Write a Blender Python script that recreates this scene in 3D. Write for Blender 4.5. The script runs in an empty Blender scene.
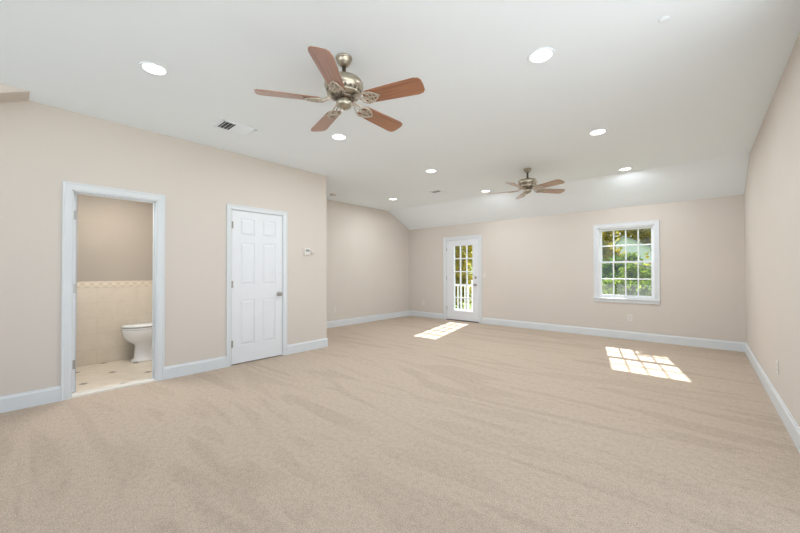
import bpy, bmesh, math, random
from mathutils import Vector, Matrix

# ------------------------------------------------------------------ camera
scene = bpy.context.scene
col = scene.collection
YAW, PITCH, ROLL, CAM_H, FOCAL = .721, .0108, -.0021, 1.2268, 342.14
cd = bpy.data.cameras.new('camera')
cam = bpy.data.objects.new('camera', cd)
col.objects.link(cam)
fw = Vector((-math.sin(YAW)*math.cos(PITCH), math.cos(YAW)*math.cos(PITCH), math.sin(PITCH)))
rt = Vector((math.cos(YAW), math.sin(YAW), 0))
up = rt.cross(fw)
ax = math.cos(ROLL)*rt + math.sin(ROLL)*up
ay = -math.sin(ROLL)*rt + math.cos(ROLL)*up
m = Matrix((ax, ay, -fw)).transposed().to_4x4()
m.translation = Vector((0, 0, CAM_H))
cam.matrix_world = m
cd.sensor_width = 36
cd.lens = FOCAL/800*36
cd.shift_y = 1.135/800
cd.clip_start = .05
cd.clip_end = 300
scene.camera = cam

# ------------------------------------------------------------------ light and exposure
SKY, SUN, CAN, BATH = 1.1, 15.0, 7.2, 18.0
scene.view_settings.view_transform = 'Standard'
scene.view_settings.look = 'None'
scene.view_settings.gamma = 1
scene.view_settings.use_curve_mapping = False
scene.view_settings.exposure = 0.12
wd = bpy.data.worlds.new('sky')
scene.world = wd
wd.use_nodes = True
bg = wd.node_tree.nodes['Background']
bg.inputs['Color'].default_value = (.76, .88, 1.0, 1)
bg.inputs['Strength'].default_value = SKY
sd = bpy.data.lights.new('sun', 'SUN')
sd.energy = SUN
sd.color = (1, .97, .94)
sd.angle = math.radians(.7)
so = bpy.data.objects.new('sun', sd)
col.objects.link(so)
so.location = (-5, 25, 20)
so.rotation_euler = Vector((.287, -1.257, -1)).to_track_quat('-Z', 'Y').to_euler()

# ------------------------------------------------------------------ dimensions of the room
XL, XR, YB, XA, ZC, ZB, YS = -4.601, .504, 7.323, -6.094, 2.795, 2.379, 6.466
YE = 3.413            # end of the partition with the two doors
YF = -2.4             # front wall, behind the camera
XBF = -6.02           # far wall of the bathroom
XAO = XA

# ------------------------------------------------------------------ materials
def new_mat(name):
    mt = bpy.data.materials.new(name)
    mt.use_nodes = True
    nt = mt.node_tree
    return mt, nt, nt.nodes['Principled BSDF']

def noise(nt, scale, detail=3, rough=.5, vec=None, dist=0):
    n = nt.nodes.new('ShaderNodeTexNoise')
    n.inputs['Scale'].default_value = scale
    n.inputs['Detail'].default_value = detail
    n.inputs['Roughness'].default_value = rough
    n.inputs['Distortion'].default_value = dist
    if vec is None:
        tc = nt.nodes.new('ShaderNodeTexCoord')
        vec = tc.outputs['Object']
    nt.links.new(vec, n.inputs['Vector'])
    return n

def ramp(nt, src, stops):
    r = nt.nodes.new('ShaderNodeValToRGB')
    els = r.color_ramp.elements
    while len(els) < len(stops): els.new(.5)
    for e, (p, c) in zip(els, stops):
        e.position = p
        e.color = (*c, 1) if len(c) == 3 else c
    nt.links.new(src, r.inputs['Fac'])
    return r

def bump(nt, bs, src, strength, dist):
    b = nt.nodes.new('ShaderNodeBump')
    b.inputs['Strength'].default_value = strength
    b.inputs['Distance'].default_value = dist
    nt.links.new(src, b.inputs['Height'])
    nt.links.new(b.outputs['Normal'], bs.inputs['Normal'])

def scaled(nt, sc, rot=0):
    tc = nt.nodes.new('ShaderNodeTexCoord')
    mp = nt.nodes.new('ShaderNodeMapping')
    mp.inputs['Scale'].default_value = sc
    mp.inputs['Rotation'].default_value = (0, 0, rot)
    nt.links.new(tc.outputs['Object'], mp.inputs['Vector'])
    return mp.outputs['Vector']

def simple(name, c, rough=.5, metal=0., var=.03, scale=8., bump_s=0., bump_scale=60., coat=0.):
    mt, nt, bs = new_mat(name)
    n = noise(nt, scale)
    lo = tuple(x*(1-var) for x in c)
    hi = tuple(min(1, x*(1+var)) for x in c)
    r = ramp(nt, n.outputs['Fac'], [(.3, lo), (.7, hi)])
    nt.links.new(r.outputs['Color'], bs.inputs['Base Color'])
    bs.inputs['Roughness'].default_value = rough
    bs.inputs['Metallic'].default_value = metal
    if coat: bs.inputs['Coat Weight'].default_value = coat
    if bump_s:
        b = noise(nt, bump_scale, 2)
        bump(nt, bs, b.outputs['Fac'], bump_s, .002)
    return mt

M = {}
M['wall'] = simple('wall paint', (.69, .628, .57), .85, var=.008, scale=1.5, bump_s=.05, bump_scale=180)
M['ceiling'] = simple('ceiling paint', (.89, .95, .985), .9, var=.006, scale=1.2, bump_s=.04, bump_scale=150)
M['trim'] = simple('white trim paint', (.73, .76, .785), .4, var=.01)
M['door'] = simple('white door paint', (.80, .82, .85), .38, var=.01)
M['vinyl'] = simple('white vinyl', (.86, .88, .90), .35, var=.01)
M['plastic'] = simple('white plastic', (.77, .73, .69), .4, var=.01)
M['plate'] = simple('outlet plastic', (.75, .70, .66), .4, var=.01)
M['dark'] = simple('dark slot', (.03, .03, .03), .6, var=.05)
M['duct'] = simple('shaded duct metal', (.05, .05, .05), .6, var=.1)  # shade inside the opening is put into this near-black colour
M['lcd'] = simple('grey display', (.32, .36, .33), .25, var=.05)
M['nickel'] = simple('satin nickel', (.44, .42, .39), .32, 1., var=.06, scale=20)
M['pewter'] = simple('antique pewter', (.46, .42, .34), .32, 1., var=.12, scale=30)
M['pewter_dark'] = simple('dark pewter', (.20, .17, .14), .4, 1., var=.2, scale=30)
M['iron'] = simple('scrolled iron', (.58, .52, .44), .4, .8, var=.25, scale=60)
M['bronze'] = simple('bronze threshold', (.16, .13, .11), .45, .6, var=.15, scale=30)
M['porcelain'] = simple('white porcelain', (.86, .87, .88), .12, var=.005, coat=.5)
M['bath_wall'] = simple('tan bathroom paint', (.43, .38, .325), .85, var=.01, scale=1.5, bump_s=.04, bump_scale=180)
M['marble'] = simple('pale marble', (.82, .79, .74), .25, var=.06, scale=9)
M['bounce_paving'] = simple('pale stone paving', (.85, .855, .86), .8, var=.03, scale=3)  # very pale so the added slab outside reflects daylight indoors
M['deck'] = simple('deck boards', (.58, .55, .52), .8, var=.1, scale=5)
M['siding'] = simple('white siding', (.82, .86, .90), .7, var=.03, scale=2)
M['roofing'] = simple('grey roofing', (.42, .44, .46), .8, var=.1, scale=6)
M['bark'] = simple('bark', (.16, .12, .09), .9, var=.35, scale=12, bump_s=.5, bump_scale=30)
M['ground'] = simple('leaf strewn ground', (.20, .28, .06), .95, var=.45, scale=3.5)
M['lens'] = simple('lens', (.9, .9, .9), .5)
_bs = M['lens'].node_tree.nodes['Principled BSDF']
_bs.inputs['Emission Color'].default_value = (1, .97, .92, 1)
_bs.inputs['Emission Strength'].default_value = 4

# fan blade wood
def wood(name, dark, light):
    mt, nt, bs = new_mat(name)
    n = noise(nt, 1, 6, .6, scaled(nt, (3, 45, 45)), .6)
    r = ramp(nt, n.outputs['Fac'], [(.3, dark), (.7, light)])
    nt.links.new(r.outputs['Color'], bs.inputs['Base Color'])
    bs.inputs['Roughness'].default_value = .3
    bs.inputs['Coat Weight'].default_value = .9
    bs.inputs['Coat Roughness'].default_value = .25
    return mt
M['wood'] = wood('reddish cherry wood', (.22, .08, .035), (.40, .165, .075))
M['wood_tan'] = wood('tan oak wood', (.30, .18, .10), (.44, .28, .17))

# carpet: pile grain, tufts and vacuum strokes
def carpet():
    mt, nt, bs = new_mat('beige carpet')
    g = noise(nt, 150, 4, .75)
    c1 = ramp(nt, g.outputs['Fac'], [(.35, (.38, .305, .242)), (.5, (.55, .447, .36)), (.66, (.71, .585, .48))])
    s = noise(nt, 1, 2, .45, scaled(nt, (.42, 2.2, 1), math.radians(5)), 1.6)
    c2 = ramp(nt, s.outputs['Fac'], [(.38, (.91, .905, .90)), (.45, (1, 1, 1)), (.58, (1, 1, 1)), (.63, (.94, .937, .935))])
    b = noise(nt, 26, 5, .7)
    c3 = ramp(nt, b.outputs['Fac'], [(.36, (.88, .875, .87)), (.56, (1.0, 1.0, 1.0))])
    mix = nt.nodes.new('ShaderNodeMixRGB'); mix.blend_type = 'MULTIPLY'; mix.inputs['Fac'].default_value = 1
    nt.links.new(c1.outputs['Color'], mix.inputs['Color1']); nt.links.new(c2.outputs['Color'], mix.inputs['Color2'])
    mix2 = nt.nodes.new('ShaderNodeMixRGB'); mix2.blend_type = 'MULTIPLY'; mix2.inputs['Fac'].default_value = 1
    nt.links.new(mix.outputs['Color'], mix2.inputs['Color1']); nt.links.new(c3.outputs['Color'], mix2.inputs['Color2'])
    nt.links.new(mix2.outputs['Color'], bs.inputs['Base Color'])
    bs.inputs['Roughness'].default_value = 1
    bs.inputs['Specular IOR Level'].default_value = .1
    bump(nt, bs, g.outputs['Fac'], .5, .006)
    return mt
M['carpet'] = carpet()

# bathroom wall tiles (brick bond) and their mosaic border
def wall_tile():
    mt, nt, bs = new_mat('cream wall tile')
    tc = nt.nodes.new('ShaderNodeTexCoord')
    sp = nt.nodes.new('ShaderNodeSeparateXYZ'); nt.links.new(tc.outputs['Object'], sp.inputs[0])
    ad = nt.nodes.new('ShaderNodeMath'); ad.operation = 'ADD'
    nt.links.new(sp.outputs['X'], ad.inputs[0]); nt.links.new(sp.outputs['Y'], ad.inputs[1])
    cb = nt.nodes.new('ShaderNodeCombineXYZ')
    nt.links.new(ad.outputs[0], cb.inputs['X']); nt.links.new(sp.outputs['Z'], cb.inputs['Y'])
    br = nt.nodes.new('ShaderNodeTexBrick')
    br.inputs['Scale'].default_value = 1
    br.inputs['Brick Width'].default_value = .42
    br.inputs['Row Height'].default_value = .205
    br.inputs['Mortar Size'].default_value = .003
    br.inputs['Bias'].default_value = 0
    br.inputs['Color1'].default_value = (.78, .70, .59, 1)
    br.inputs['Color2'].default_value = (.75, .67, .56, 1)
    br.inputs['Mortar'].default_value = (.69, .61, .51, 1)
    nt.links.new(cb.outputs[0], br.inputs['Vector'])
    n = noise(nt, 9, 4, .6)
    r = ramp(nt, n.outputs['Fac'], [(.3, (.93, .92, .90)), (.7, (1, 1, 1))])
    mx = nt.nodes.new('ShaderNodeMixRGB'); mx.blend_type = 'MULTIPLY'; mx.inputs['Fac'].default_value = 1
    nt.links.new(br.outputs['Color'], mx.inputs['Color1']); nt.links.new(r.outputs['Color'], mx.inputs['Color2'])
    nt.links.new(mx.outputs['Color'], bs.inputs['Base Color'])
    bs.inputs['Roughness'].default_value = .3
    return mt
M['tile'] = wall_tile()

def border_tile():
    mt, nt, bs = new_mat('mosaic border')
    ck = nt.nodes.new('ShaderNodeTexChecker')
    ck.inputs['Scale'].default_value = 22
    ck.inputs['Color1'].default_value = (.69, .59, .47, 1)
    ck.inputs['Color2'].default_value = (.78, .70, .59, 1)
    tc = nt.nodes.new('ShaderNodeTexCoord')
    nt.links.new(tc.outputs['Object'], ck.inputs['Vector'])
    nt.links.new(ck.outputs['Color'], bs.inputs['Base Color'])
    bs.inputs['Roughness'].default_value = .35
    return mt
M['border'] = border_tile()

# octagon floor tile with dark dots on a diagonal lattice
def dot_tile():
    mt, nt, bs = new_mat('cream floor tile with dark dots')
    tc = nt.nodes.new('ShaderNodeTexCoord')
    sp = nt.nodes.new('ShaderNodeSeparateXYZ'); nt.links.new(tc.outputs['Object'], sp.inputs[0])
    def mth(op, a, b=None):
        n = nt.nodes.new('ShaderNodeMath'); n.operation = op
        for i, v in enumerate((a, b)):
            if v is None: continue
            if isinstance(v, (int, float)): n.inputs[i].default_value = v
            else: nt.links.new(v, n.inputs[i])
        return n.outputs[0]
    u = mth('DIVIDE', mth('ADD', sp.outputs['X'], 5.05), .63)
    v = mth('DIVIDE', mth('SUBTRACT', sp.outputs['Y'], .53), .58)
    a = mth('ADD', u, v); b = mth('SUBTRACT', u, v)
    da = mth('ABSOLUTE', mth('SUBTRACT', mth('FRACT', mth('ADD', a, .5)), .5))
    db = mth('ABSOLUTE', mth('SUBTRACT', mth('FRACT', mth('ADD', b, .5)), .5))
    dot = mth('LESS_THAN', mth('MAXIMUM', da, db), .075)
    line = mth('LESS_THAN', mth('MINIMUM', da, db), .008)
    n = noise(nt, 7, 4)
    base = ramp(nt, n.outputs['Fac'], [(.3, (.68, .60, .50)), (.7, (.76, .69, .59))])
    m1 = nt.nodes.new('ShaderNodeMixRGB'); nt.links.new(line, m1.inputs['Fac'])
    nt.links.new(base.outputs['Color'], m1.inputs['Color1']); m1.inputs['Color2'].default_value = (.58, .50, .41, 1)
    m2 = nt.nodes.new('ShaderNodeMixRGB'); nt.links.new(dot, m2.inputs['Fac'])
    nt.links.new(m1.outputs['Color'], m2.inputs['Color1']); m2.inputs['Color2'].default_value = (.20, .155, .12, 1)
    nt.links.new(m2.outputs['Color'], bs.inputs['Base Color'])
    bs.inputs['Roughness'].default_value = .3
    return mt
M['dot_tile'] = dot_tile()

def glass():
    mt = bpy.data.materials.new('clear glass'); mt.use_nodes = True
    nt = mt.node_tree; nt.nodes.clear()
    o = nt.nodes.new('ShaderNodeOutputMaterial'); mx = nt.nodes.new('ShaderNodeMixShader')
    t = nt.nodes.new('ShaderNodeBsdfTransparent'); g = nt.nodes.new('ShaderNodeBsdfGlossy')
    t.inputs['Color'].default_value = (.95, .97, .96, 1); g.inputs['Roughness'].default_value = .02
    mx.inputs['Fac'].default_value = .05
    nt.links.new(t.outputs[0], mx.inputs[1]); nt.links.new(g.outputs[0], mx.inputs[2]); nt.links.new(mx.outputs[0], o.inputs['Surface'])
    return mt
M['glass'] = glass()

def leaf(name, a, b, c):
    mt = bpy.data.materials.new(name); mt.use_nodes = True
    nt = mt.node_tree; nt.nodes.clear()
    o = nt.nodes.new('ShaderNodeOutputMaterial'); mx = nt.nodes.new('ShaderNodeMixShader')
    d = nt.nodes.new('ShaderNodeBsdfDiffuse'); t = nt.nodes.new('ShaderNodeBsdfTranslucent')
    n = noise(nt, 2.2, 3, .6)
    r = ramp(nt, n.outputs['Fac'], [(.3, a), (.5, b), (.7, c)])
    nt.links.new(r.outputs['Color'], d.inputs['Color']); nt.links.new(r.outputs['Color'], t.inputs['Color'])
    mx.inputs['Fac'].default_value = .5
    nt.links.new(d.outputs[0], mx.inputs[1]); nt.links.new(t.outputs[0], mx.inputs[2]); nt.links.new(mx.outputs[0], o.inputs['Surface'])
    return mt
M['leaf_yellow'] = leaf('yellow green leaves', (.15, .15, .02), (.38, .32, .03), (.60, .44, .04))
M['leaf_green'] = leaf('mid green leaves', (.075, .13, .02), (.17, .25, .03), (.33, .37, .05))
M['leaf_dark'] = leaf('deep green leaves', (.04, .09, .02), (.09, .17, .03), (.17, .25, .04))

# ------------------------------------------------------------------ mesh helpers
def BM(): return bmesh.new()

def box(bm, x0, x1, y0, y1, z0, z1, bev=0., mat=None):
    x0, x1 = sorted((x0, x1)); y0, y1 = sorted((y0, y1)); z0, z1 = sorted((z0, z1))
    r = bmesh.ops.create_cube(bm, size=1)
    vs = r['verts']
    for v in vs:
        v.co = Vector(((x0+x1)/2+v.co.x*(x1-x0), (y0+y1)/2+v.co.y*(y1-y0), (z0+z1)/2+v.co.z*(z1-z0)))
    if bev:
        es = list({e for v in vs for e in v.link_edges})
        r2 = bmesh.ops.bevel(bm, geom=es, offset=bev, segments=2, affect='EDGES', profile=.6)
        vs = list({v for f in r2['faces'] for v in f.verts} | {v for v in vs if v.is_valid})
    if mat is not None:
        for v in vs: v.co = mat @ v.co
    return vs

def lathe(bm, prof, n=32, c=(0, 0, 0), mat=None, sy=1.):
    """prof = [(r, z)...] revolved about z"""
    rings = []
    for r, z in prof:
        if r < 1e-6:
            rings.append([bm.verts.new((c[0], c[1], c[2]+z))])
        else:
            rings.append([bm.verts.new((c[0]+r*math.cos(2*math.pi*k/n), c[1]+r*sy*math.sin(2*math.pi*k/n), c[2]+z)) for k in range(n)])
    for a, b in zip(rings, rings[1:]):
        for k in range(n):
            k2 = (k+1) % n
            f = [a[k % len(a)], a[k2 % len(a)], b[k2 % len(b)], b[k % len(b)]]
            f = list(dict.fromkeys(f))
            if len(f) > 2:
                fc = bm.faces.new(f); fc.smooth = True
    for rg in (rings[0], rings[-1]):
        if len(rg) > 2:
            try: bm.faces.new(rg)
            except ValueError: pass
    if mat is not None:
        for rg in rings:
            for v in rg: v.co = mat @ v.co

def tube(bm, pts, r, n=8, r1=None):
    pts = [Vector(p) for p in pts]
    rings = []
    for i, p in enumerate(pts):
        t = (pts[min(i+1, len(pts)-1)]-pts[max(i-1, 0)]).normalized()
        ref = Vector((0, 0, 1)) if abs(t.z) < .9 else Vector((1, 0, 0))
        u = t.cross(ref).normalized(); w = t.cross(u)
        rr = r if r1 is None else r+(r1-r)*i/(len(pts)-1)
        rings.append([bm.verts.new(p+rr*(math.cos(2*math.pi*k/n)*u+math.sin(2*math.pi*k/n)*w)) for k in range(n)])
    for a, b in zip(rings, rings[1:]):
        for k in range(n):
            f = bm.faces.new((a[k], a[(k+1) % n], b[(k+1) % n], b[k])); f.smooth = True
    bm.faces.new(rings[0]); bm.faces.new(rings[-1])

def prism(bm, poly, h0, h1, fn):
    """poly in 2-D, extruded between h0 and h1; fn(u, v, h) -> xyz"""
    a = [bm.verts.new(fn(u, v, h0)) for u, v in poly]
    b = [bm.verts.new(fn(u, v, h1)) for u, v in poly]
    n = len(poly)
    bm.faces.new(a); bm.faces.new(b)
    for k in range(n): bm.faces.new((a[k], a[(k+1) % n], b[(k+1) % n], b[k]))

def loft(bm, rings, cap=True, smooth=True):
    vs = [[bm.verts.new(p) for p in rg] for rg in rings]
    n = len(rings[0])
    for a, b in zip(vs, vs[1:]):
        for k in range(n):
            f = bm.faces.new((a[k], a[(k+1) % n], b[(k+1) % n], b[k])); f.smooth = smooth
    if cap:
        bm.faces.new(vs[0]); bm.faces.new(vs[-1])

def obj(name, bm, mat, parent=None, label=None, loc=None):
    bmesh.ops.recalc_face_normals(bm, faces=bm.faces[:])
    me = bpy.data.meshes.new(name); bm.to_mesh(me); bm.free()
    me.materials.append(M[mat])
    o = bpy.data.objects.new(name, me); col.objects.link(o)
    if parent is not None: o.parent = parent
    if loc is not None: o.location = loc
    if label: o['label'] = label
    return o

def tag(o, label, cat, group=None, kind=None):
    o['label'] = label; o['category'] = cat
    if group: o['group'] = group
    if kind: o['kind'] = kind
    return o

def empty(name, label, cat, loc=(0, 0, 0), rz=0, group=None, kind=None):
    o = bpy.data.objects.new(name, None); col.objects.link(o)
    o.empty_display_size = .1
    o.location = loc; o.rotation_euler = (0, 0, rz)
    return tag(o, label, cat, group, kind)

def copy_tree(o, parent=None):
    c = o.copy(); col.objects.link(c)
    if parent is not None: c.parent = parent
    for ch in list(o.children): copy_tree(ch, c)
    return c

def struct(name, bm, mat, label, cat):
    return tag(obj(name, bm, mat), label, cat, kind='structure')

def holed(bm, axis, p0, p1, a0, a1, z0, z1, holes):
    """wall slab between p0..p1 on its thin axis ('x' or 'y'), a along, with rectangular holes (a0,a1,z0,z1)"""
    As = sorted({a0, a1, *[h[0] for h in holes], *[h[1] for h in holes]})
    Zs = sorted({z0, z1, *[h[2] for h in holes], *[h[3] for h in holes]})
    As = [a for a in As if a0 <= a <= a1]; Zs = [z for z in Zs if z0 <= z <= z1]
    P = sorted((p0, p1))
    V = {}
    def vert(i, j, k):
        if (i, j, k) not in V:
            p = P[k]; V[(i, j, k)] = bm.verts.new((p, As[i], Zs[j]) if axis == 'x' else (As[i], p, Zs[j]))
        return V[(i, j, k)]
    def solid(i, j):
        if i < 0 or j < 0 or i >= len(As)-1 or j >= len(Zs)-1: return False
        a, z = (As[i]+As[i+1])/2, (Zs[j]+Zs[j+1])/2
        return not any(h[0] < a < h[1] and h[2] < z < h[3] for h in holes)
    for i in range(len(As)-1):
        for j in range(len(Zs)-1):
            if not solid(i, j): continue
            for k in (0, 1): bm.faces.new((vert(i, j, k), vert(i+1, j, k), vert(i+1, j+1, k), vert(i, j+1, k)))
            if not solid(i-1, j): bm.faces.new((vert(i, j, 0), vert(i, j, 1), vert(i, j+1, 1), vert(i, j+1, 0)))
            if not solid(i+1, j): bm.faces.new((vert(i+1, j, 0), vert(i+1, j, 1), vert(i+1, j+1, 1), vert(i+1, j+1, 0)))
            if not solid(i, j-1): bm.faces.new((vert(i, j, 0), vert(i, j, 1), vert(i+1, j, 1), vert(i+1, j, 0)))
            if not solid(i, j+1): bm.faces.new((vert(i, j+1, 0), vert(i, j+1, 1), vert(i+1, j+1, 1), vert(i+1, j+1, 0)))

# ------------------------------------------------------------------ structure: shell
BD0, BD1, BDZ = .393, 1.088, 2.030      # bathroom doorway
CD0, CD1, CDZ = 1.900, 2.634, 2.045     # closet doorway
GD0, GD1, GDZ = -4.868, -3.952, 2.012   # glazed door opening in the back wall
W0, W1, WZ0, WZ1 = -1.455, -.597, .725, 2.025   # window opening
bm = BM(); box(bm, XL, XR+.15, YF-.15, YE+.2, -.1, 0); box(bm, XAO-.15, XR+.15, YE+.2, YB+.15, -.1, 0)
box(bm, XAO-.15, XL, 1.76, YE+.2, -.1, 0)
struct('floor', bm, 'carpet', 'wall-to-wall beige carpet with vacuum strokes across the whole room', 'floor')

bm = BM(); holed(bm, 'x', XL-.12, XL, YF-.15, YE, 0, ZC, [(BD0, BD1, 0, BDZ), (CD0, CD1, 0, CDZ)])
struct('wall_left', bm, 'wall', 'beige left wall holding the bathroom doorway and the closed white door', 'wall')
bm = BM(); box(bm, XAO-.15, XL-.12, YE-.12, YE, 0, ZC)
struct('wall_return', bm, 'wall', 'beige wall turning back into the alcove at the end of the left wall', 'wall')
def slope_z(y): return ZC if y < YS else ZC-(y-YS)*(ZC-ZB)/(YB-YS)
bm = BM()
prism(bm, [(1.70, 0), (YB+.15, 0), (YB+.15, slope_z(YB+.15)+.02), (YS, ZC+.02), (1.70, ZC+.02)], XA-.15, XA, lambda u, v, h: (h, u, v))
struct('wall_alcove', bm, 'wall', 'beige alcove wall left of the glazed door, under the sloping ceiling', 'wall')
bm = BM()
holed(bm, 'x', XR, XR+.15, YF-.15, 3.35, -.1, ZC, [(-2.1, 2.75, .0, 2.56)])  # wide hole added beside the viewer to let daylight in
prism(bm, [(3.35, -.1), (YB+.15, -.1), (YB+.15, slope_z(YB+.15)+.02), (YS, ZC), (3.35, ZC)], XR, XR+.15, lambda u, v, h: (h, u, v))
struct('wall_right', bm, 'wall', 'long beige wall running down the right side', 'wall')
bm = BM(); holed(bm, 'y', YB, YB+.15, XA-.15, XR+.15, -.1, ZB+.0, [(GD0, GD1, -.0, GDZ), (W0, W1, WZ0, WZ1)])
struct('wall_back', bm, 'wall', 'beige back wall with the glazed door and the window', 'wall')
bm = BM(); holed(bm, 'y', YF-.15, YF, XL-.12, XR+.15, -.1, ZC, [(-4.3, 0.3, .0, 2.6)])
struct('wall_front', bm, 'wall', 'beige front wall behind the viewer with a wide opening added for daylight', 'wall')
bm = BM()
prism(bm, [(YF-.15, ZC), (YS, ZC), (YB+.35, slope_z(YB+.35)), (YB+.35, slope_z(YB+.35)+.14), (YS, ZC+.14), (YF-.15, ZC+.14)], XAO-.15, XR+.15, lambda u, v, h: (h, u, v))
struct('ceiling', bm, 'ceiling', 'white ceiling, flat and then sloping down to the back wall', 'ceiling')
# boxed slope of the roof low on the left wall beside the dormer
bm = BM()
prism(bm, [(.10, ZC-.001), (.10, ZC), (YF, ZC), (YF, ZC-(.10-YF)*.485)], XL, XL+.25, lambda u, v, h: (h, u, v))
struct('trim_1', bm, 'wall', 'beige boxed roof slope at the top of the left wall, upper left corner', 'soffit')

# baseboards: profile extruded along each wall
BH, BT = .142, .016
bprof = [(0, 0), (BT, 0), (BT, BH-.022), (BT-.006, BH-.012), (BT-.008, BH), (0, BH)]
def base_run(bm, axis, p, sgn, a0, a1):
    if axis == 'x': prism(bm, bprof, a0, a1, lambda u, v, h: (p+sgn*u, h, v))
    else: prism(bm, bprof, a0, a1, lambda u, v, h: (h, p+sgn*u, v))
CW = .070    # casing width
bm = BM()
base_run(bm, 'x', XL, 1, YF, BD0-CW); base_run(bm, 'x', XL, 1, BD1+CW, CD0-CW+.01); base_run(bm, 'x', XL, 1, CD1+CW-.01, YE+BT)
struct('baseboard_left', bm, 'trim', 'white baseboard along the left wall between the door casings', 'baseboard')
bm = BM(); base_run(bm, 'y', YE, 1, XA, XL)
struct('baseboard_return', bm, 'trim', 'white baseboard at the end of the left wall', 'baseboard')
bm = BM(); base_run(bm, 'x', XA, 1, YE, YB)
struct('baseboard_alcove', bm, 'trim', 'white baseboard along the alcove wall', 'baseboard')
bm = BM(); base_run(bm, 'y', YB, -1, XA, GD0-.085); base_run(bm, 'y', YB, -1, GD1+.085, XR)
struct('baseboard_back', bm, 'trim', 'white baseboard along the back wall on both sides of the glazed door', 'baseboard')
bm = BM(); base_run(bm, 'x', XR, -1, 2.75, YB)
struct('baseboard_right', bm, 'trim', 'white baseboard along the right wall', 'baseboard')

# bathroom shell
BY0, BY1, BZ = -.9, 1.66, 2.45
FT = .012
bm = BM(); box(bm, XBF-.1, XL-.12, BY0-.1, BY1+.1, -.1, FT)
struct('floor_bathroom', bm, 'dot_tile', 'cream bathroom floor tile with small dark diamond dots', 'floor')
bm = BM(); box(bm, XL-.12, XL, BD0, BD1, -.1, .018, .004)
struct('trim_2', bm, 'marble', 'pale marble threshold in the bathroom doorway', 'threshold')
bm = BM(); box(bm, XBF-.1, XBF, BY0-.1, BY1+.1, FT, BZ)
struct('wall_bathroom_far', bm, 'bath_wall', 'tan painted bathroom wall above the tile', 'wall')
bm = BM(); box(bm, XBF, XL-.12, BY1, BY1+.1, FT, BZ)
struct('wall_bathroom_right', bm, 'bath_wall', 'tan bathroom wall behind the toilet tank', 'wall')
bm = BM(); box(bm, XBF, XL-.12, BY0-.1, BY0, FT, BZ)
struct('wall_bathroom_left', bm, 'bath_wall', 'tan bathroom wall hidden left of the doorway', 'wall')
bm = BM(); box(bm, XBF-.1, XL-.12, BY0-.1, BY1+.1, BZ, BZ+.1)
struct('ceiling_bathroom', bm, 'ceiling', 'white bathroom ceiling', 'ceiling')
bm = BM(); box(bm, XBF, XBF+.012, BY0, BY1, FT, 1.02); box(bm, XBF, XL-.12, BY1-.012, BY1, FT, 1.02)
struct('trim_3', bm, 'tile', 'cream tile wainscot on the bathroom walls', 'wainscot')
bm = BM(); box(bm, XBF, XBF+.016, BY0, BY1, 1.02, 1.10, .003); box(bm, XBF, XL-.12, BY1-.016, BY1, 1.02, 1.10, .003)
struct('trim_4', bm, 'border', 'mosaic border strip along the top of the bathroom tile', 'tile border')

# ------------------------------------------------------------------ doors
def casing(bm, axis, p, sgn, a0, a1, ztop, w, t=.018, z0=0.):
    """flat casing with a raised outer bead round an opening, on the face p, projecting sgn"""
    prof = [(0, 0), (w, 0), (w, t), (w-.012, t), (w-.018, t-.005), (.012, t-.007), (.004, t-.009), (0, t-.012)]
    def P(a, q, z): return (p+sgn*q, a, z) if axis == 'x' else (a, p+sgn*q, z)
    rings = []
    for (corner_a, corner_z, da, dz) in ((a0, z0, -1, 0), (a0, ztop, -1, 1), (a1, ztop, 1, 1), (a1, z0, 1, 0)):
        rings.append([P(corner_a+da*u, q, corner_z+dz*u) for u, q in prof])
    loft(bm, rings, True, False)

def hinge_bm(bm, P, z, depth):
    """a butt hinge knuckle: P(q, z) -> xyz"""
    for k in range(3):
        tube(bm, [P(0, z-.045+k*.031), P(0, z-.045+k*.031+.028)], depth, 8)

def six_panel(bm, y0, y1, z0, z1, xf, thick):
    """six-panel slab, face towards +x at xf"""
    box(bm, xf-thick, xf-.008, y0, y1, z0, z1)
    st, mu = .108, .112
    ym = (y0+y1)/2
    cols = [(y0+st, ym-mu/2), (ym+mu/2, y1-st)]
    rows = [(z0+.235, z0+.835), (z0+1.04, z0+1.60), (z0+1.70, z0+1.925)]
    for a, b in ((y0, y0+st), (ym-mu/2, ym+mu/2), (y1-st, y1)): box(bm, xf-.009, xf, a, b, z0, z1, .0015)
    zs = [z0]+[q for r in rows for q in r]+[z1]
    for k in range(0, len(zs), 2):
        for a, b in cols: box(bm, xf-.009, xf, a-.001, b+.001, zs[k], zs[k+1], .0015)
    for a, b in cols:
        for c, d in rows:
            def ring(i, x): return [(x, a+i, c+i), (x, b-i, c+i), (x, b-i, d-i), (x, a+i, d-i)]
            loft(bm, [ring(.010, xf-.0085), ring(.034, xf-.001), ring(.036, xf-.001)], True, False)

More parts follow.
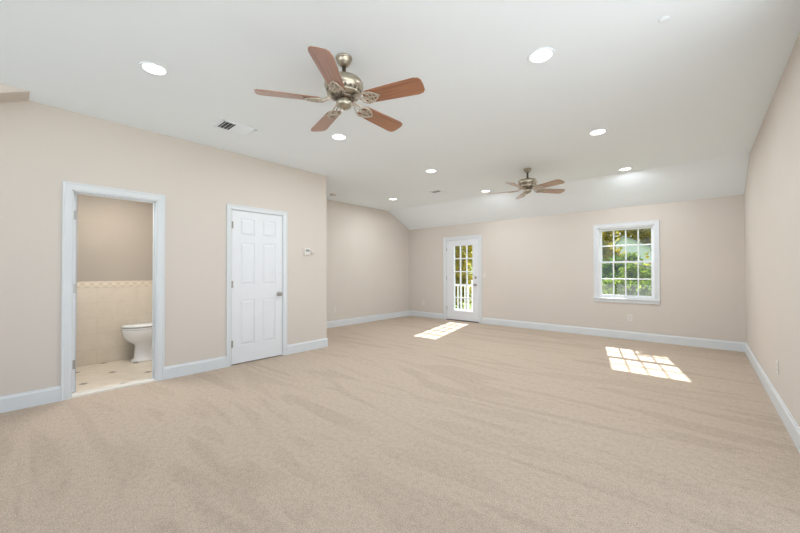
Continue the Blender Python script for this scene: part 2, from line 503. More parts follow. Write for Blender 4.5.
# closed six-panel door in the left wall
d1 = empty('door_1', 'closed white six-panel door in the left wall', 'door', (XL, CD0, 0), kind='structure')
def sub(v): return (v[0]-XL, v[1]-CD0, v[2])
def shift(bm, v):
    for q in bm.verts: q.co -= Vector(v)
bm = BM(); casing(bm, 'x', XL, 1, CD0, CD1, CDZ, .062); shift(bm, (XL, CD0, 0)); obj('casing', bm, 'trim', d1)
bm = BM()
box(bm, XL-.12, XL, CD0-.0, CD0+.006, 0, CDZ); box(bm, XL-.12, XL, CD1-.006, CD1, 0, CDZ); box(bm, XL-.12, XL, CD0, CD1, CDZ-.006, CDZ)
shift(bm, (XL, CD0, 0)); obj('jamb', bm, 'trim', d1)
bm = BM(); six_panel(bm, CD0+.009, CD1-.009, .014, CDZ-.009, XL-.004, .035); shift(bm, (XL, CD0, 0)); slab = obj('door_slab', bm, 'door', d1)
def knob_bm(c, dirv):
    bm = BM()
    prof = [(0, -.001), (.032, -.001), (.033, .004), (.028, .009), (.013, .013), (.011, .030), (.018, .036), (.027, .046), (.029, .056), (.024, .066), (.010, .071), (0, .072)]
    mt = Matrix.Translation(c) @ Vector(dirv).to_track_quat('Z', 'Y').to_matrix().to_4x4()
    lathe(bm, prof, 24, mat=mt)
    return bm
bm = knob_bm((XL-.004, CD1-.066, .905), (1, 0, 0)); shift(bm, (XL, CD0, 0)); obj('knob', bm, 'nickel', slab, 'satin nickel knob')
for z in (.28, 1.06, 1.84):
    bm = BM(); hinge_bm(bm, lambda q, zz: (XL+.004, CD0+.006, zz), z, .0065); box(bm, XL-.003, XL-.0005, CD0+.008, CD0+.026, z-.045, z+.045)
    shift(bm, (XL, CD0, 0)); obj('hinge', bm, 'nickel', d1, 'satin nickel hinge')

# bathroom door, swung fully into the bathroom: its hinge edge shows in the doorway
d2 = empty('door_2', 'white bathroom door swung open inside its cased doorway', 'door', (XL, BD0, 0), kind='structure')
bm = BM(); casing(bm, 'x', XL, 1, BD0, BD1, BDZ, CW); casing(bm, 'x', XL-.12, -1, BD0, BD1, BDZ, CW); shift(bm, (XL, BD0, 0)); obj('casing', bm, 'trim', d2)
bm = BM()
box(bm, XL-.12, XL, BD0-.0, BD0+.010, .018, BDZ); box(bm, XL-.12, XL, BD1-.010, BD1, .018, BDZ); box(bm, XL-.12, XL, BD0, BD1, BDZ-.010, BDZ)
box(bm, XL-.085, XL-.050, BD1-.022, BD1-.010, .018, BDZ); box(bm, XL-.085, XL-.050, BD0, BD1, BDZ-.022, BDZ-.010)
shift(bm, (XL, BD0, 0)); obj('jamb', bm, 'trim', d2)
bm = BM()
six_panel(bm, 0, .660, .024, BDZ-.014, .0175, .035)
box(bm, .0085, .0172, .0, .03, .03, BDZ-.02)
mt = Matrix.Translation((-.125, .030, 0)) @ Matrix.Rotation(math.radians(93), 4, 'Z')
for q in bm.verts: q.co = mt @ q.co
sl = obj('door_slab', bm, 'door', d2)
for z in (.30, 1.06, 1.80):
    bm = BM(); hinge_bm(bm, lambda q, zz: (-.122, .0115, zz), z, .007); box(bm, -.1235, -.1215, .016, .040, z-.045, z+.045); box(bm, -.10, -.05, .0095, .0115, z-.045, z+.045)
    obj('hinge', bm, 'nickel', d2, 'satin nickel hinge')

# glazed back door
d3 = empty('door_3', 'white glazed door with fifteen panes at the left of the back wall', 'door', (GD0, YB, 0), kind='structure')
o3 = (GD0, YB, 0)
bm = BM(); casing(bm, 'y', YB, -1, GD0, GD1, GDZ, .078); shift(bm, o3); obj('casing', bm, 'trim', d3)
bm = BM()
box(bm, GD0, GD0+.016, YB, YB+.15, 0, GDZ); box(bm, GD1-.016, GD1, YB, YB+.15, 0, GDZ); box(bm, GD0, GD1, YB, YB+.15, GDZ-.016, GDZ)
shift(bm, o3); obj('jamb', bm, 'trim', d3)
bm = BM(); box(bm, GD0, GD1, YB-.012, YB+.18, -.02, .022, .004); shift(bm, o3); obj('threshold', bm, 'bronze', d3, 'dark bronze threshold')
SX0, SX1, SZ0, SZ1 = GD0+.020, GD1-.020, .026, GDZ-.020
GX0, GX1, GZ0, GZ1 = -4.640, -4.110, .250, 1.860
bm = BM()
holed(bm, 'y', YB+.004, YB+.048, SX0, SX1, SZ0, SZ1, [(GX0, GX1, GZ0, GZ1)])
# raised frame round the lights
for a in (YB-.006, YB+.046):
    for (x0, x1, z0, z1) in ((GX0-.03, GX0+.004, GZ0-.03, GZ1+.03), (GX1-.004, GX1+.03, GZ0-.03, GZ1+.03), (GX0, GX1, GZ0-.03, GZ0+.004), (GX0, GX1, GZ1-.004, GZ1+.03)):
        box(bm, x0, x1, a, a+.013, z0, z1, .003)
shift(bm, o3); slab3 = obj('door_slab', bm, 'door', d3)
bm = BM()
for k in (1, 2): x = GX0+(GX1-GX0)*k/3; box(bm, x-.013, x+.013, YB+.008, YB+.044, GZ0, GZ1, .003)
for k in range(1, 5): z = GZ0+(GZ1-GZ0)*k/5; box(bm, GX0, GX1, YB+.009, YB+.043, z-.013, z+.013, .003)
shift(bm, o3); obj('muntin_grid', bm, 'vinyl', slab3)
bm = BM(); box(bm, GX0, GX1, YB+.024, YB+.028, GZ0, GZ1); shift(bm, o3); obj('glass', bm, 'glass', slab3, 'clear panes')
bm = knob_bm((SX1-.062, YB+.004, .90), (0, -1, 0)); shift(bm, o3); obj('knob', bm, 'nickel', slab3, 'satin nickel knob')
bm = BM(); lathe(bm, [(0, -.001), (.033, -.001), (.034, .006), (.029, .014), (.012, .016), (0, .016)], 24, mat=Matrix.Translation((SX1-.062, YB+.004, 1.075)) @ Vector((0, -1, 0)).to_track_quat('Z', 'Y').to_matrix().to_4x4())
box(bm, SX1-.067, SX1-.057, YB-.030, YB-.011, 1.055, 1.095, .002); shift(bm, o3); obj('deadbolt', bm, 'nickel', slab3, 'satin nickel deadbolt with thumb turn')
for z in (.30, 1.06, 1.78):
    bm = BM(); hinge_bm(bm, lambda q, zz: (GD0+.018, YB-.003, zz), z, .007); box(bm, GD0+.004, GD0+.016, YB-.002, YB, z-.045, z+.045); shift(bm, o3); obj('hinge', bm, 'nickel', d3, 'satin nickel hinge')

# ------------------------------------------------------------------ double-hung window in the back wall
wn = empty('window_1', 'white double-hung window with sixteen panes in the back wall', 'window', (W0, YB, WZ0), kind='structure')
ow = (W0, YB, WZ0)
bm = BM(); casing(bm, 'y', YB, -1, W0, W1, WZ1, .072, .020, WZ0); shift(bm, ow); obj('casing', bm, 'trim', wn)
bm = BM(); box(bm, W0-.080, W1+.080, YB-.035, YB+.05, WZ0-.022, WZ0+.006, .005); shift(bm, ow); obj('sill', bm, 'trim', wn)
bm = BM(); box(bm, W0-.070, W1+.070, YB-.018, YB, WZ0-.075, WZ0-.022, .003); shift(bm, ow); obj('apron', bm, 'trim', wn)
bm = BM()
box(bm, W0, W0+.012, YB, YB+.15, WZ0, WZ1); box(bm, W1-.012, W1, YB, YB+.15, WZ0, WZ1); box(bm, W0, W1, YB, YB+.15, WZ1-.012, WZ1); box(bm, W0, W1, YB+.05, YB+.17, WZ0-.02, WZ0+.010)
shift(bm, ow); obj('jamb', bm, 'vinyl', wn)
def sash(z0, z1, yy, bot, top):
    bm = BM()
    x0, x1 = W0+.012, W1-.012
    gx0, gx1, gz0, gz1 = x0+.038, x1-.038, z0+bot, z1-top
    holed(bm, 'y', yy, yy+.035, x0, x1, z0, z1, [(gx0, gx1, gz0, gz1)])
    shift(bm, ow); s = obj('sash', bm, 'vinyl', wn)
    bm = BM()
    for k in (1, 2, 3): x = gx0+(gx1-gx0)*k/4; box(bm, x-.010, x+.010, yy+.006, yy+.029, gz0, gz1, .002)
    z = (gz0+gz1)/2; box(bm, gx0, gx1, yy+.007, yy+.028, z-.010, z+.010, .002)
    shift(bm, ow); obj('muntin_grid', bm, 'vinyl', s)
    bm = BM(); box(bm, gx0, gx1, yy+.016, yy+.019, gz0, gz1); shift(bm, ow); obj('glass', bm, 'glass', s, 'clear panes')
    return s
low = sash(WZ0+.010, 1.405, YB+.045, .050, .034)
sash(1.372, WZ1-.012, YB+.085, .034, .036)
bm = BM(); xm = (W0+W1)/2
box(bm, xm-.03, xm+.03, YB+.050, YB+.078, 1.405, 1.413, .002); lathe(bm, [(0, 0), (.014, 0), (.014, .012), (0, .014)], 16, (xm, YB+.063, 1.413)); box(bm, xm-.004, xm+.034, YB+.056, YB+.066, 1.415, 1.424, .002)
shift(bm, ow); obj('sash_lock', bm, 'nickel', low, 'small metal sash lock')

# unseen openings added behind and beside the viewer to let daylight in
w2 = empty('added_opening_front', 'wide white framed opening behind the viewer, unseen, added for daylight', 'window', (-4.3, YF, 0), kind='structure')
bm = BM()
for x in (0, 1.51, 3.03, 4.54): box(bm, x, x+.06, -.12, -.05, 0, 2.6)
box(bm, 0, 4.6, -.12, -.05, 0, .06); box(bm, 0, 4.6, -.12, -.05, 2.54, 2.6)
obj('window_frame', bm, 'vinyl', w2)
w3 = empty('added_opening_right', 'wide white framed opening in the right wall, unseen, added for daylight', 'window', (XR, -2.1, 0), kind='structure')
bm = BM()
for y in (0, 1.59, 3.19, 4.79): box(bm, .05, .12, y, y+.06, 0, 2.56)
box(bm, .05, .12, 0, 4.85, 0, .06); box(bm, .05, .12, 0, 4.85, 2.50, 2.56)
obj('window_frame', bm, 'vinyl', w3)
bm = BM(); box(bm, -9, 12, -24, YF-.15, -.3, -.06); box(bm, XR+.15, 12, YF-.15, 9, -.3, -.06)  # unseen slab added to throw daylight up onto the ceiling
struct('bounce_slab', bm, 'bounce_paving', 'unseen pale terrace outside the front and right side of the room', 'bounce_slab')

# ------------------------------------------------------------------ outdoors
def gz(y): return -3.0 if y < 11 else -3.0+(y-11)*.135
bm = BM()
ys = [-40, -3, 7, 11, 30, 60, 110]
rows_ = [[bm.verts.new((x, y, gz(y))) for x in (-120, -60, -30, 0, 30, 60)] for y in ys]
for a, b in zip(rows_, rows_[1:]):
    for k in range(5): bm.faces.new((a[k], a[k+1], b[k+1], b[k]))
struct('ground', bm, 'ground', 'leaf strewn wooded slope outside', 'ground')

bm = BM()
DZ = -.11
y = YB+.16
while y < 9.55:
    box(bm, -6.6, -1.75, y, y+.135, DZ-.03, DZ); y += .14
for x in (-6.5, -4.2, -1.85): box(bm, x-.05, x+.05, YB+.16, 9.6, DZ-.22, DZ-.03)
for x in (-6.4, -1.9): box(bm, x-.06, x+.06, 9.4, 9.52, gz(9.4), DZ-.03)
tag(obj('deck', bm, 'deck'), 'wooden deck outside the glazed door', 'deck', kind='structure')
rail = empty('deck_railing', 'white baluster railing round the deck outside the glazed door', 'railing', (-4.1, 9.5, DZ))
bm = BM(); box(bm, -2.42, 2.2, -.045, .045, .86, .90, .006); box(bm, 2.155, 2.245, -1.95, .045, .86, .90, .006); obj('top_rail', bm, 'vinyl', rail)
bm = BM(); box(bm, -2.42, 2.2, -.025, .025, .09, .13, .004); box(bm, 2.175, 2.225, -1.95, 0, .09, .13, .004); obj('bottom_rail', bm, 'vinyl', rail)
for x, y in ((-2.42, 0), (-1.19, 0), (.4, 0), (2.2, 0), (2.2, -1.95)):
    bm = BM(); box(bm, x-.055, x+.055, y-.055, y+.055, 0, 1.02, .004); box(bm, x-.07, x+.07, y-.07, y+.07, 1.02, 1.05, .005)
    obj('post', bm, 'vinyl', rail)
bal = None
k = 0
x = -2.28
spots = []
while x < 2.1:
    if abs(x+1.19) > .09 and abs(x-.4) > .09: spots.append((x, 0))
    x += .128
y = -.13
while y > -1.85: spots.append((2.2, y)); y -= .128
for (x, y) in spots:
    if bal is None:
        bm = BM(); box(bm, -.014, .014, -.014, .014, .12, .87, .003); bal = obj('baluster', bm, 'vinyl', rail); b = bal
    else:
        b = bal.copy(); col.objects.link(b)
    b.location = (x, y, 0)

# trees
def leaf_mesh(bm, rng, c, r, n, s):
    clumps = []
    for _ in range(max(6, n//110)):
        while True:
            p = Vector((rng.uniform(-1, 1), rng.uniform(-1, 1), rng.uniform(-1, 1)))
            if p.length < 1: break
        clumps.append(p)
    for _ in range(n):
        q = rng.choice(clumps)+Vector((rng.gauss(0, .17), rng.gauss(0, .17), rng.gauss(0, .15)))
        p = Vector((c[0]+q.x*r[0], c[1]+q.y*r[1], c[2]+q.z*r[2]))
        a = Vector((rng.gauss(0, 1), rng.gauss(0, 1), rng.gauss(0, 1))).normalized()
        b = a.orthogonal().normalized()
        b.rotate(Matrix.Rotation(rng.uniform(0, 6.28), 3, a))
        ll, ww = s*rng.uniform(.7, 1.3), s*rng.uniform(.4, .7)
        cc = a.cross(b)
        bm.faces.new([bm.verts.new(p+v) for v in (b*ll, cc*ww+a*ww*.25, -b*ll, -cc*ww+a*ww*.25)])

def tree(name, label, cat, x, y, trunk_h, r, cz, n, s, mat, seed, tr=.12, cx=0):
    rng = random.Random(seed)
    t = empty(name, label, cat, (x, y, gz(y)), 0, 'trees and shrubs outside')
    bm = BM(); leaf_mesh(bm, rng, (cx, 0, cz), r, n, s); obj('foliage', bm, mat, t)
    bm = BM()
    tube(bm, [(0, 0, -.1), (rng.uniform(-.1, .1), rng.uniform(-.1, .1), trunk_h*.5), (rng.uniform(-.2, .2)+cx*.6, 0, trunk_h), (rng.uniform(-.2, .2)+cx, 0, cz+r[2]*.6)], tr, 8, tr*.3)
    for _ in range(6):
        z = rng.uniform(trunk_h*.7, cz+r[2]*.2); a = rng.uniform(0, 6.28)
        tube(bm, [(cx*min(1, z/trunk_h)*.6, 0, z), (cx+math.cos(a)*r[0]*.35, math.sin(a)*r[1]*.35, z+r[2]*.3), (cx+math.cos(a)*r[0]*.7, math.sin(a)*r[1]*.7, z+r[2]*.45)], tr*.4, 6, tr*.1)
    obj('trunk', bm, 'bark', t)

G = lambda y: -gz(y)     # height of z = 0 above the ground there
tree('young_tree', 'slim young tree close to the house, its crown shading the window', 'tree', -.25, 11.4, 5.5, (.70, .5, .42), 4.15+G(11.4), 700, .09, 'leaf_green', 3, .06, -1.0)
tree('tree', 'yellow green tree seen through the upper panes of the glazed door', 'tree', -9.6, 14.8, 2.5, (2.0, 1.6, 2.2), 1.7+G(14.8), 3600, .13, 'leaf_yellow', 11)
tree('tree', 'mid green tree seen behind the left panes of the glazed door', 'tree', -13.6, 20.5, 2.5, (2.4, 1.8, 2.8), 1.6+G(20.5), 3600, .15, 'leaf_green', 12)
tree('tree', 'mid green tree left of the window view, beyond the deck', 'tree', -7.2, 19.5, 2.5, (2.2, 1.8, 2.7), 1.8+G(19.5), 3200, .15, 'leaf_green', 13)
tree('tree', 'yellow tree behind the left column of window panes', 'tree', -4.75, 25, 2.5, (1.25, 1.3, 2.3), 2.6+G(25), 2600, .14, 'leaf_yellow', 14, .08)
tree('tree', 'bright yellow tree behind the right column of window panes', 'tree', -1.35, 25, 2.5, (1.35, 1.3, 2.4), 2.8+G(25), 2800, .14, 'leaf_yellow', 15, .08)
tree('tree', 'green tree out beyond the right edge of the window', 'tree', 3.6, 20, 2.5, (2.5, 2.2, 3.0), 2.2+G(20), 2600, .17, 'leaf_green', 16)
tree('shrub', 'rounded green shrub filling the lower right window panes', 'shrub', -1.75, 15.5, .6, (.75, .8, .75), .75+G(15.5), 1800, .09, 'leaf_green', 17, .05)
tree('shrub', 'deep green shrub filling the lower left window panes', 'shrub', -3.4, 18.2, .6, (.9, .8, 1.1), .7+G(18.2), 1800, .10, 'leaf_dark', 18, .05)
tree('shrub', 'brownish green shrub behind the middle of the window', 'shrub', -2.9, 22, .6, (1.35, .8, 1.1), .9+G(22), 3200, .11, 'leaf_green', 19, .05)
tree('shrub', 'low bright green shrub at the bottom of the window view, nearest the glass', 'shrub', -2.0, 13.8, .5, (.95, .7, .42), .52+G(13.8), 1500, .08, 'leaf_green', 21, .04)
tree('shrub', 'deep green shrub seen low between the balusters of the deck', 'shrub', -8.6, 12.4, .6, (1.4, .6, 1.2), -.9+G(12.4), 1800, .11, 'leaf_dark', 20, .05)
far = [(-30, 42, 'leaf_green', 'tall green tree at the far left of the distant row'), (-24, 58, 'leaf_yellow', 'tall yellow green tree second from the left of the distant row'),
       (-15, 43, 'leaf_green', 'tall green tree in the middle of the distant row'), (-10.5, 57, 'leaf_yellow', 'tall yellow tree behind the left of the pale house'),
       (-5.5, 46, 'leaf_yellow', 'tall golden tree rising right behind the pale house'), (2.5, 57, 'leaf_green', 'tall green tree right of the pale house'),
       (9.5, 44, 'leaf_green', 'tall green tree at the far right of the distant row')]
for i, (x, y, mt_, lb) in enumerate(far):
    tree('tree', lb, 'tree', x, y, 3, (4.2, 3, 4.6), 5.2, 2600, .34, mt_, 40+i, .22)

# pale house on the slope, its gable between the trees
hs = empty('house', 'pale white gabled house glimpsed between the trees through the window', 'house', (-4.55, 34, gz(34)))
hz = -gz(34)
bm = BM(); prism(bm, [(-1.1, -.2), (1.5, -.2), (1.5, hz+3.1), (-.3, hz+4.05), (-1.1, hz+3.2)], 0, 4, lambda u, v, h: (u, h, v)); obj('wall', bm, 'siding', hs)
bm = BM()
prism(bm, [(-.3, hz+4.05), (1.7, hz+2.97), (1.7, hz+3.1), (-.3, hz+4.2)], -.25, 4.2, lambda u, v, h: (u, h, v))
prism(bm, [(-.3, hz+4.05), (-1.3, hz+3.0), (-1.3, hz+3.15), (-.3, hz+4.2)], -.25, 4.2, lambda u, v, h: (u, h, v)); obj('roof', bm, 'roofing', hs)

# ------------------------------------------------------------------ ceiling fans
def fan(label, loc, phase, blade_mat):
    t = empty('ceiling_fan', label, 'ceiling fan', loc, phase, 'ceiling fans')
    # local z = 0 at the ceiling
    bm = BM(); lathe(bm, [(0, 0), (.060, 0), (.061, -.008), (.056, -.014), (.050, -.018), (.050, -.034), (.044, -.040), (.034, -.054), (.026, -.062), (0, -.062)], 32); obj('canopy', bm, 'pewter', t)
    bm = BM(); lathe(bm, [(0, -.06), (.0135, -.06), (.0135, -.135), (.030, -.140), (.034, -.152), (.026, -.164), (0, -.164)], 20); obj('downrod', bm, 'pewter_dark', t, 'dark downrod and collar')
    bm = BM(); lathe(bm, [(0, -.150), (.045, -.152), (.060, -.160), (.105, -.166), (.130, -.176), (.140, -.192), (.142, -.215), (.136, -.232), (.122, -.244), (.118, -.262), (.124, -.270), (.118, -.280), (.090, -.290), (0, -.290)], 40); mot = obj('motor_housing', bm, 'pewter', t)
    sl0 = None
    for k in range(20):
        if sl0 is None:
            bm = BM(); box(bm, .112, .1255, -.007, .007, -.262, -.246); sl0 = sl = obj('vent_slot', bm, 'pewter_dark', mot, 'dark vent slot')
        else:
            sl = sl0.copy(); col.objects.link(sl)
        sl.rotation_euler = (0, 0, 2*math.pi*k/20)
    bm = BM(); lathe(bm, [(0, -.285), (.075, -.287), (.078, -.300), (.068, -.310), (0, -.312)], 32); obj('flywheel', bm, 'pewter_dark', t, 'dark flywheel')
    bm = BM(); lathe(bm, [(0, -.308), (.048, -.310), (.058, -.318), (.060, -.338), (.055, -.356), (.040, -.368), (.022, -.376), (.010, -.378), (.008, -.386), (0, -.388)], 32); obj('switch_housing', bm, 'pewter', t)
    # one blade along +x with its scrolled iron, then copies
    zb = -.325; pit = math.radians(14)
    tilt = Matrix.Translation((0, 0, zb)) @ Matrix.Rotation(-pit, 4, 'X')
    # +pitch lifts the -y edge
    first = None
    for k in range(5):
        if first is None:
            bm = BM()
            out = [(.170, -.044), (.195, -.058), (.40, -.068), (.560, -.074), (.592, -.066), (.608, -.046), (.612, 0), (.608, .046), (.592, .066), (.560, .074), (.40, .068), (.195, .058), (.170, .044)]
            prism(bm, out, -.003, .003, lambda u, v, h: tilt @ Vector((u, v, h)))
            bl = obj('blade', bm, blade_mat, t)
            bm = BM()
            def arc(c, rad, a0, a1, n=9): return [tilt @ Vector((c[0]+rad*math.cos(a0+(a1-a0)*i/n), c[1]+rad*math.sin(a0+(a1-a0)*i/n), -.008)) for i in range(n+1)]
            for s in (-1, 1):
                p0 = Vector((.070, s*.012, -.300))
                tube(bm, [p0, Vector((.110, s*.018, -.306)), tilt @ Vector((.150, s*.034, -.006)), tilt @ Vector((.190, s*.052, -.008)), tilt @ Vector((.232, s*.044, -.008)), tilt @ Vector((.262, s*.022, -.008)), tilt @ Vector((.285, 0, -.008))], .0065, 6)
                tube(bm, arc((.178, s*.028), .020, s*2.6, -s*2.4), .0052, 6)
                tube(bm, arc((.222, s*.020), .017, s*2.8, -s*2.2), .005, 6)
                lathe(bm, [(0, -.014), (.008, -.013), (.008, -.004), (0, -.003)], 10, mat=tilt @ Matrix.Translation((.238, s*.034, 0)))
            tube(bm, [Vector((.070, 0, -.300)), Vector((.120, 0, -.310)), tilt @ Vector((.165, 0, -.008)), tilt @ Vector((.235, 0, -.008)), tilt @ Vector((.29, 0, -.008))], .006, 6)
            lathe(bm, [(0, -.014), (.009, -.013), (.009, -.004), (0, -.003)], 10, mat=tilt @ Matrix.Translation((.280, 0, 0)))
            tube(bm, [tilt @ Vector((.200, -.05, -.008)), tilt @ Vector((.215, -.02, -.008)), tilt @ Vector((.205, 0, -.008)), tilt @ Vector((.215, .02, -.008)), tilt @ Vector((.200, .05, -.008))], .0055, 6)
            obj('blade_iron', bm, 'iron', bl, 'pale scrolled blade iron')
            first = bl
        else:
            bl = copy_tree(first, t)
        bl.rotation_euler = (0, 0, math.radians(72*k))
    return t
fan('large ceiling fan with reddish wooden blades, nearer one, above the middle of the room', (-1.955, 1.606, ZC), math.radians(19), 'wood')
fan('ceiling fan with tan wooden blades, farther one, in front of the back wall', (-1.985, 5.227, ZC), math.radians(51), 'wood_tan')

# ------------------------------------------------------------------ recessed lights
def can_parts(t):
    bm = BM(); lathe(bm, [(.073, .0), (.094, .0), (.095, -.003), (.091, -.007), (.076, -.004), (.073, .0)], 40); obj('trim_ring', bm, 'ceiling', t)
    bm = BM(); lathe(bm, [(0, -.0025), (.074, -.0025), (.074, -.001), (0, -.001)], 40); obj('lens', bm, 'lens', t, 'glowing round lens')
cans = [(-3.158, .721, 'recessed ceiling light nearest the bathroom door, upper left'), (-3.155, 2.517, 'recessed ceiling light just beyond the near ceiling fan'),
        (-3.155, 4.33, 'recessed ceiling light between the two ceiling fans, in line with the smaller vent'), (-3.15, 6.13, 'recessed ceiling light half behind a blade of the far ceiling fan'),
        (-.86, 2.54, 'largest recessed ceiling light right of the near ceiling fan'), (-.86, 4.37, 'recessed ceiling light in the middle of the right row'),
        (-.86, 6.24, 'recessed ceiling light at the far end of the right row, above the window'), (-4.997, 5.461, 'recessed ceiling light in the alcove, nearest the alcove wall')]
can0 = None
for x, y, lb in cans:
    if can0 is None:
        t = empty('recessed_light', lb, 'recessed light', (x, y, ZC), 0, 'recessed ceiling lights'); can_parts(t); can0 = t
    else:
        t = copy_tree(can0); t.location = (x, y, ZC); t['label'] = lb
    ld = bpy.data.lights.new('can_lamp', 'AREA'); ld.shape = 'DISK'; ld.size = .15; ld.energy = CAN; ld.color = (.90, .96, 1)
    lo = bpy.data.objects.new('can_lamp', ld); col.objects.link(lo); lo.parent = t; lo.location = (0, 0, -.009)

# ------------------------------------------------------------------ vents, detector, cover plate
def vent(label, loc, L, W, n, rz):
    t = empty('ceiling_vent', label, 'ceiling vent', loc, rz, 'ceiling vents')
    bm = BM()
    for x0, x1, y0, y1 in ((-L/2, L/2, -W/2, -W/2+.026), (-L/2, L/2, W/2-.026, W/2), (-L/2, -L/2+.026, -W/2, W/2), (L/2-.026, L/2, -W/2, W/2)):
        box(bm, x0, x1, y0, y1, -.008, 0, .002)
    obj('frame', bm, 'ceiling', t)
    bm = BM(); box(bm, -L/2+.02, L/2-.02, -W/2+.02, W/2-.02, -.0015, -.0005); obj('backing', bm, 'duct', t, 'flat dark sheet painted as the shaded duct behind the louvers')
    h = L/2-.028
    third, n_end = 2*h*.36, max(2, round(n*.3))
    for k in range(n):
        f = (k+.5)/n
        if k < n_end:
            x = -h+third*(k+.5)/n_end
            bm = BM(); box(bm, -.0085, .0085, -W/2+.026, W/2-.026, -.0007, .0007, 0, Matrix.Translation((x, 0, -.0065)) @ Matrix.Rotation(math.radians(-38), 4, 'Y'))
        else:
            y = -W/2+.03+(W-.06)*(k-n_end+.5)/(n-n_end)
            bm = BM(); box(bm, -h+third+.006, h, -.0085, .0085, -.0007, .0007, 0, Matrix.Translation((0, y, -.0060)) @ Matrix.Rotation(math.radians(-16), 4, 'X'))
        obj('louver', bm, 'ceiling', t)
    return t
vent('larger white louvered ceiling vent above the left wall', (-3.80, 1.61, ZC), .36, .26, 10, math.radians(90))
vent('smaller grey louvered ceiling vent in front of the glazed door', (-3.89, 5.572, ZC), .28, .24, 8, math.radians(90))
t = empty('smoke_detector', 'small round white smoke detector on the ceiling past the end of the left wall', 'smoke detector', (-5.578, 4.297, ZC))
bm = BM(); lathe(bm, [(0, 0), (.062, 0), (.062, -.010), (.058, -.016), (0, -.016)], 32); obj('mounting_plate', bm, 'plastic', t)
bm = BM(); lathe(bm, [(0, -.014), (.056, -.016), (.055, -.028), (.044, -.038), (0, -.040)], 32); obj('cover', bm, 'plastic', t)
bm = BM(); lathe(bm, [(.0475, -.026), (.0565, -.026), (.0565, -.031), (.0475, -.031), (.0475, -.026)], 32); obj('sensor_slot', bm, 'duct', t, 'dark sensor slot')
bm = BM(); lathe(bm, [(0, 0), (.028, 0), (.029, -.003), (.024, -.006), (0, -.007)], 32)
tag(obj('cover_plate', bm, 'ceiling', loc=(-.158, 2.676, ZC)), 'small round white cover plate on the ceiling right of the largest recessed light', 'cover plate')

# ------------------------------------------------------------------ thermostat, switch, outlets
t = empty('thermostat', 'small white thermostat on the left wall beside the closed door', 'thermostat', (XL, 3.035, 1.535))
bm = BM(); box(bm, 0, .006, -.062, .062, -.058, .058, .002); obj('base_plate', bm, 'plate', t)
bm = BM(); box(bm, .005, .026, -.054, .054, -.050, .050, .006); obj('body', bm, 'plastic', t)
bm = BM(); box(bm, .0255, .0268, -.030, .040, .000, .034, .001); obj('display', bm, 'lcd', t, 'grey display')
bm = BM(); box(bm, .0255, .029, -.012, .012, -.034, -.020, .001); obj('button', bm, 'plastic', t)
t = empty('wall_sensor', 'small round white sensor on the left wall right of the thermostat', 'sensor', (XL, 3.135, 1.535))
bm = BM(); lathe(bm, [(0, 0), (.034, 0), (.034, .012), (.028, .019), (0, .021)], 24, mat=Vector((1, 0, 0)).to_track_quat('Z', 'Y').to_matrix().to_4x4()); obj('body', bm, 'plastic', t)
bm = BM(); lathe(bm, [(0, .020), (.010, .0205), (.010, .024), (0, .025)], 16, mat=Vector((1, 0, 0)).to_track_quat('Z', 'Y').to_matrix().to_4x4()); obj('button', bm, 'plate', t)

def place(loc, nrm):
    """local x = along the wall, local y = out of the wall"""
    n = Vector(nrm); z = Vector((0, 0, 1)); x = n.cross(z)
    mt = Matrix((x, n, z)).transposed().to_4x4(); mt.translation = Vector(loc)
    return mt
def outlet(label, loc, nrm):
    t = empty('wall_outlet', label, 'outlet', loc, 0, 'wall outlets')
    t.rotation_euler = place(loc, nrm).to_euler()
    bm = BM(); box(bm, -.036, .036, 0, .006, -.058, .058, .0025); obj('cover_plate', bm, 'plastic', t)
    for z in (-.021, .021):
        bm = BM(); box(bm, -.017, .017, .005, .0085, z-.0145, z+.0145, .002); r = obj('receptacle', bm, 'plate', t)
        bm = BM()
        for x in (-.0065, .0065): box(bm, x-.0012, x+.0012, .008, .0088, z-.002, z+.007)
        lathe(bm, [(0, .008), (.0024, .008), (.0024, .0088), (0, .0088)], 8, mat=Matrix.Translation((0, 0, z-.0075)) @ Matrix.Rotation(-math.pi/2, 4, 'X'))
        obj('slot', bm, 'dark', r, 'dark slots')
    return t
outlet('white outlet low on the back wall under the window', (-.958, YB, .383), (0, -1, 0))
outlet('white outlet low on the back wall left of the glazed door', (-5.60, YB, .375), (0, -1, 0))
outlet('white outlet low on the alcove wall past the end of the left wall', (XA, 4.736, .374), (1, 0, 0))
outlet('white outlet low on the right wall', (XR, 4.468, .377), (-1, 0, 0))
t = empty('light_switch', 'small pale light switch beside the glazed door', 'light switch', (-3.805, YB, 1.137))
t.rotation_euler = place((0, 0, 0), (0, -1, 0)).to_euler()
bm = BM(); box(bm, -.036, .036, 0, .006, -.058, .058, .0025); obj('cover_plate', bm, 'plate', t)
bm = BM(); box(bm, -.016, .016, .005, .010, -.033, .033, .002); obj('rocker', bm, 'plastic', t)

# ------------------------------------------------------------------ toilet
t = empty('toilet', 'white porcelain toilet standing on the tiled floor inside the bathroom', 'toilet', (-5.79, 1.388, FT))
t.scale = (.93, .94, 1.13)
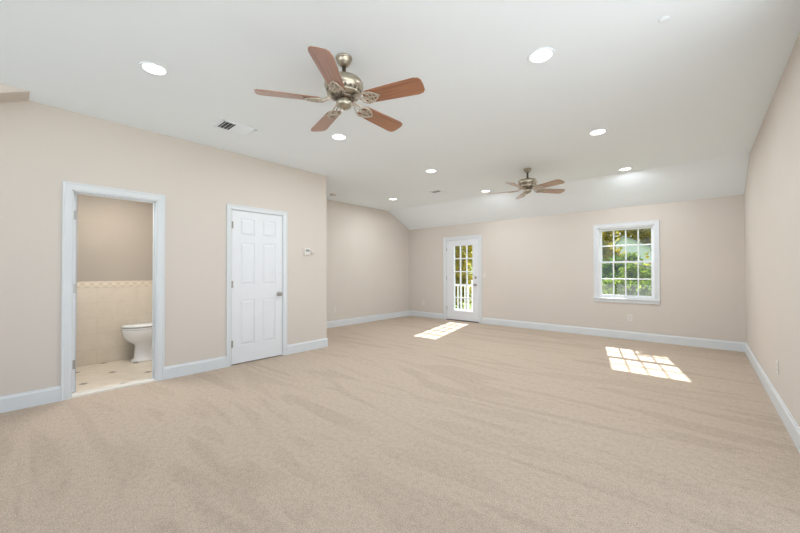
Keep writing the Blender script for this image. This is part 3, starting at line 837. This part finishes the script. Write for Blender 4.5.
# local -y = front; y = 0 at the front of the tank
def oval(z, hw, y0, y1, n=32, sq=2.0):
    yc, hl = (y0+y1)/2, (y1-y0)/2
    out = []
    for k in range(n):
        a = 2*math.pi*k/n
        cx_, sy_ = math.cos(a), math.sin(a)
        e = 2/sq
        out.append((hw*math.copysign(abs(cx_)**e, cx_), yc+hl*math.copysign(abs(sy_)**e, sy_), z))
    return out
bm = BM()
loft(bm, [oval(0, .118, -.330, .17, sq=3), oval(.020, .116, -.328, .17, sq=3), oval(.035, .098, -.300, .165, sq=3), oval(.18, .088, -.285, .16, sq=2.6), oval(.212, .098, -.310, .14), oval(.238, .125, -.355, .12), oval(.270, .152, -.395, .10), oval(.315, .176, -.424, .07), oval(.375, .184, -.438, .04), oval(.388, .180, -.434, .03)])
obj('bowl', bm, 'porcelain', t)
bm = BM(); loft(bm, [oval(.389, .182, -.438, .03), oval(.394, .187, -.443, .032), oval(.404, .187, -.443, .032), oval(.409, .182, -.438, .03)]); obj('seat', bm, 'porcelain', t)
bm = BM(); loft(bm, [oval(.416, .180, -.436, .04), oval(.419, .188, -.444, .044), oval(.432, .187, -.442, .044), oval(.442, .170, -.415, .03), oval(.446, .05, -.25, -.10)]); obj('lid', bm, 'porcelain', t)
bm = BM(); box(bm, -.085, .085, .02, .20, .27, .392, .02); box(bm, -.215, .215, .065, .255, .385, .725, .028); tk = obj('tank', bm, 'porcelain', t)
bm = BM(); box(bm, -.228, .228, .050, .262, .722, .762, .012); obj('tank_lid', bm, 'porcelain', tk)
bm = BM(); lathe(bm, [(0, 0), (.013, 0), (.013, .012), (0, .014)], 16, mat=Matrix.Translation((-.165, .066, .665)) @ Matrix.Rotation(math.pi/2, 4, 'X')); tube(bm, [(-.165, .046, .665), (-.10, .044, .655)], .006, 8, .008); obj('flush_lever', bm, 'nickel', tk, 'metal flush lever')
for s in (-1, 1):
    bm = BM(); box(bm, s*.075-.018, s*.075+.018, .018, .048, .392, .424, .006); obj('seat_hinge', bm, 'porcelain', t)
    bm = BM(); lathe(bm, [(0, 0), (.014, 0), (.013, .012), (.006, .019), (0, .020)], 16, (s*.108, -.02, .018)); obj('bolt_cap', bm, 'porcelain', t)
# supply valve by the wall
t = empty('supply_valve', 'chrome water supply valve at the wall behind the toilet', 'valve', (-5.50, BY1-.012, .17))
bm = BM(); lathe(bm, [(0, 0), (.028, 0), (.026, .006), (.009, .008), (.009, .06), (0, .06)], 16, mat=Matrix.Rotation(math.pi/2, 4, 'X')); obj('stub', bm, 'nickel', t)
bm = BM(); lathe(bm, [(0, .06), (.020, .061), (.020, .075), (0, .076)], 12, mat=Matrix.Rotation(math.pi/2, 4, 'X'), sy=.6); obj('handle', bm, 'nickel', t)
bm = BM(); tube(bm, [(0, -.045, .005), (0, -.05, .10), (-.04, -.08, .17), (-.07, -.10, .21)], .005, 8); obj('hose', bm, 'nickel', t)
# unseen lamp added to light the bathroom
t = empty('bathroom_fill_lamp', 'added round flush lamp on the bathroom ceiling, out of view', 'ceiling lamp', (-5.1, .80, BZ))
bm = BM(); lathe(bm, [(0, 0), (.15, 0), (.15, -.02), (0, -.022)], 32); obj('base', bm, 'nickel', t)
bm = BM(); lathe(bm, [(.14, -.02), (.135, -.045), (.10, -.07), (.05, -.082), (0, -.085)], 32); obj('shade', bm, 'lens', t)
ld = bpy.data.lights.new('bathroom_fill_light', 'AREA'); ld.shape = 'DISK'; ld.size = .5; ld.energy = BATH; ld.color = (1, .96, .90)
lo = bpy.data.objects.new('bathroom_fill_light', ld); col.objects.link(lo); lo.parent = t; lo.location = (0, 0, -.09)
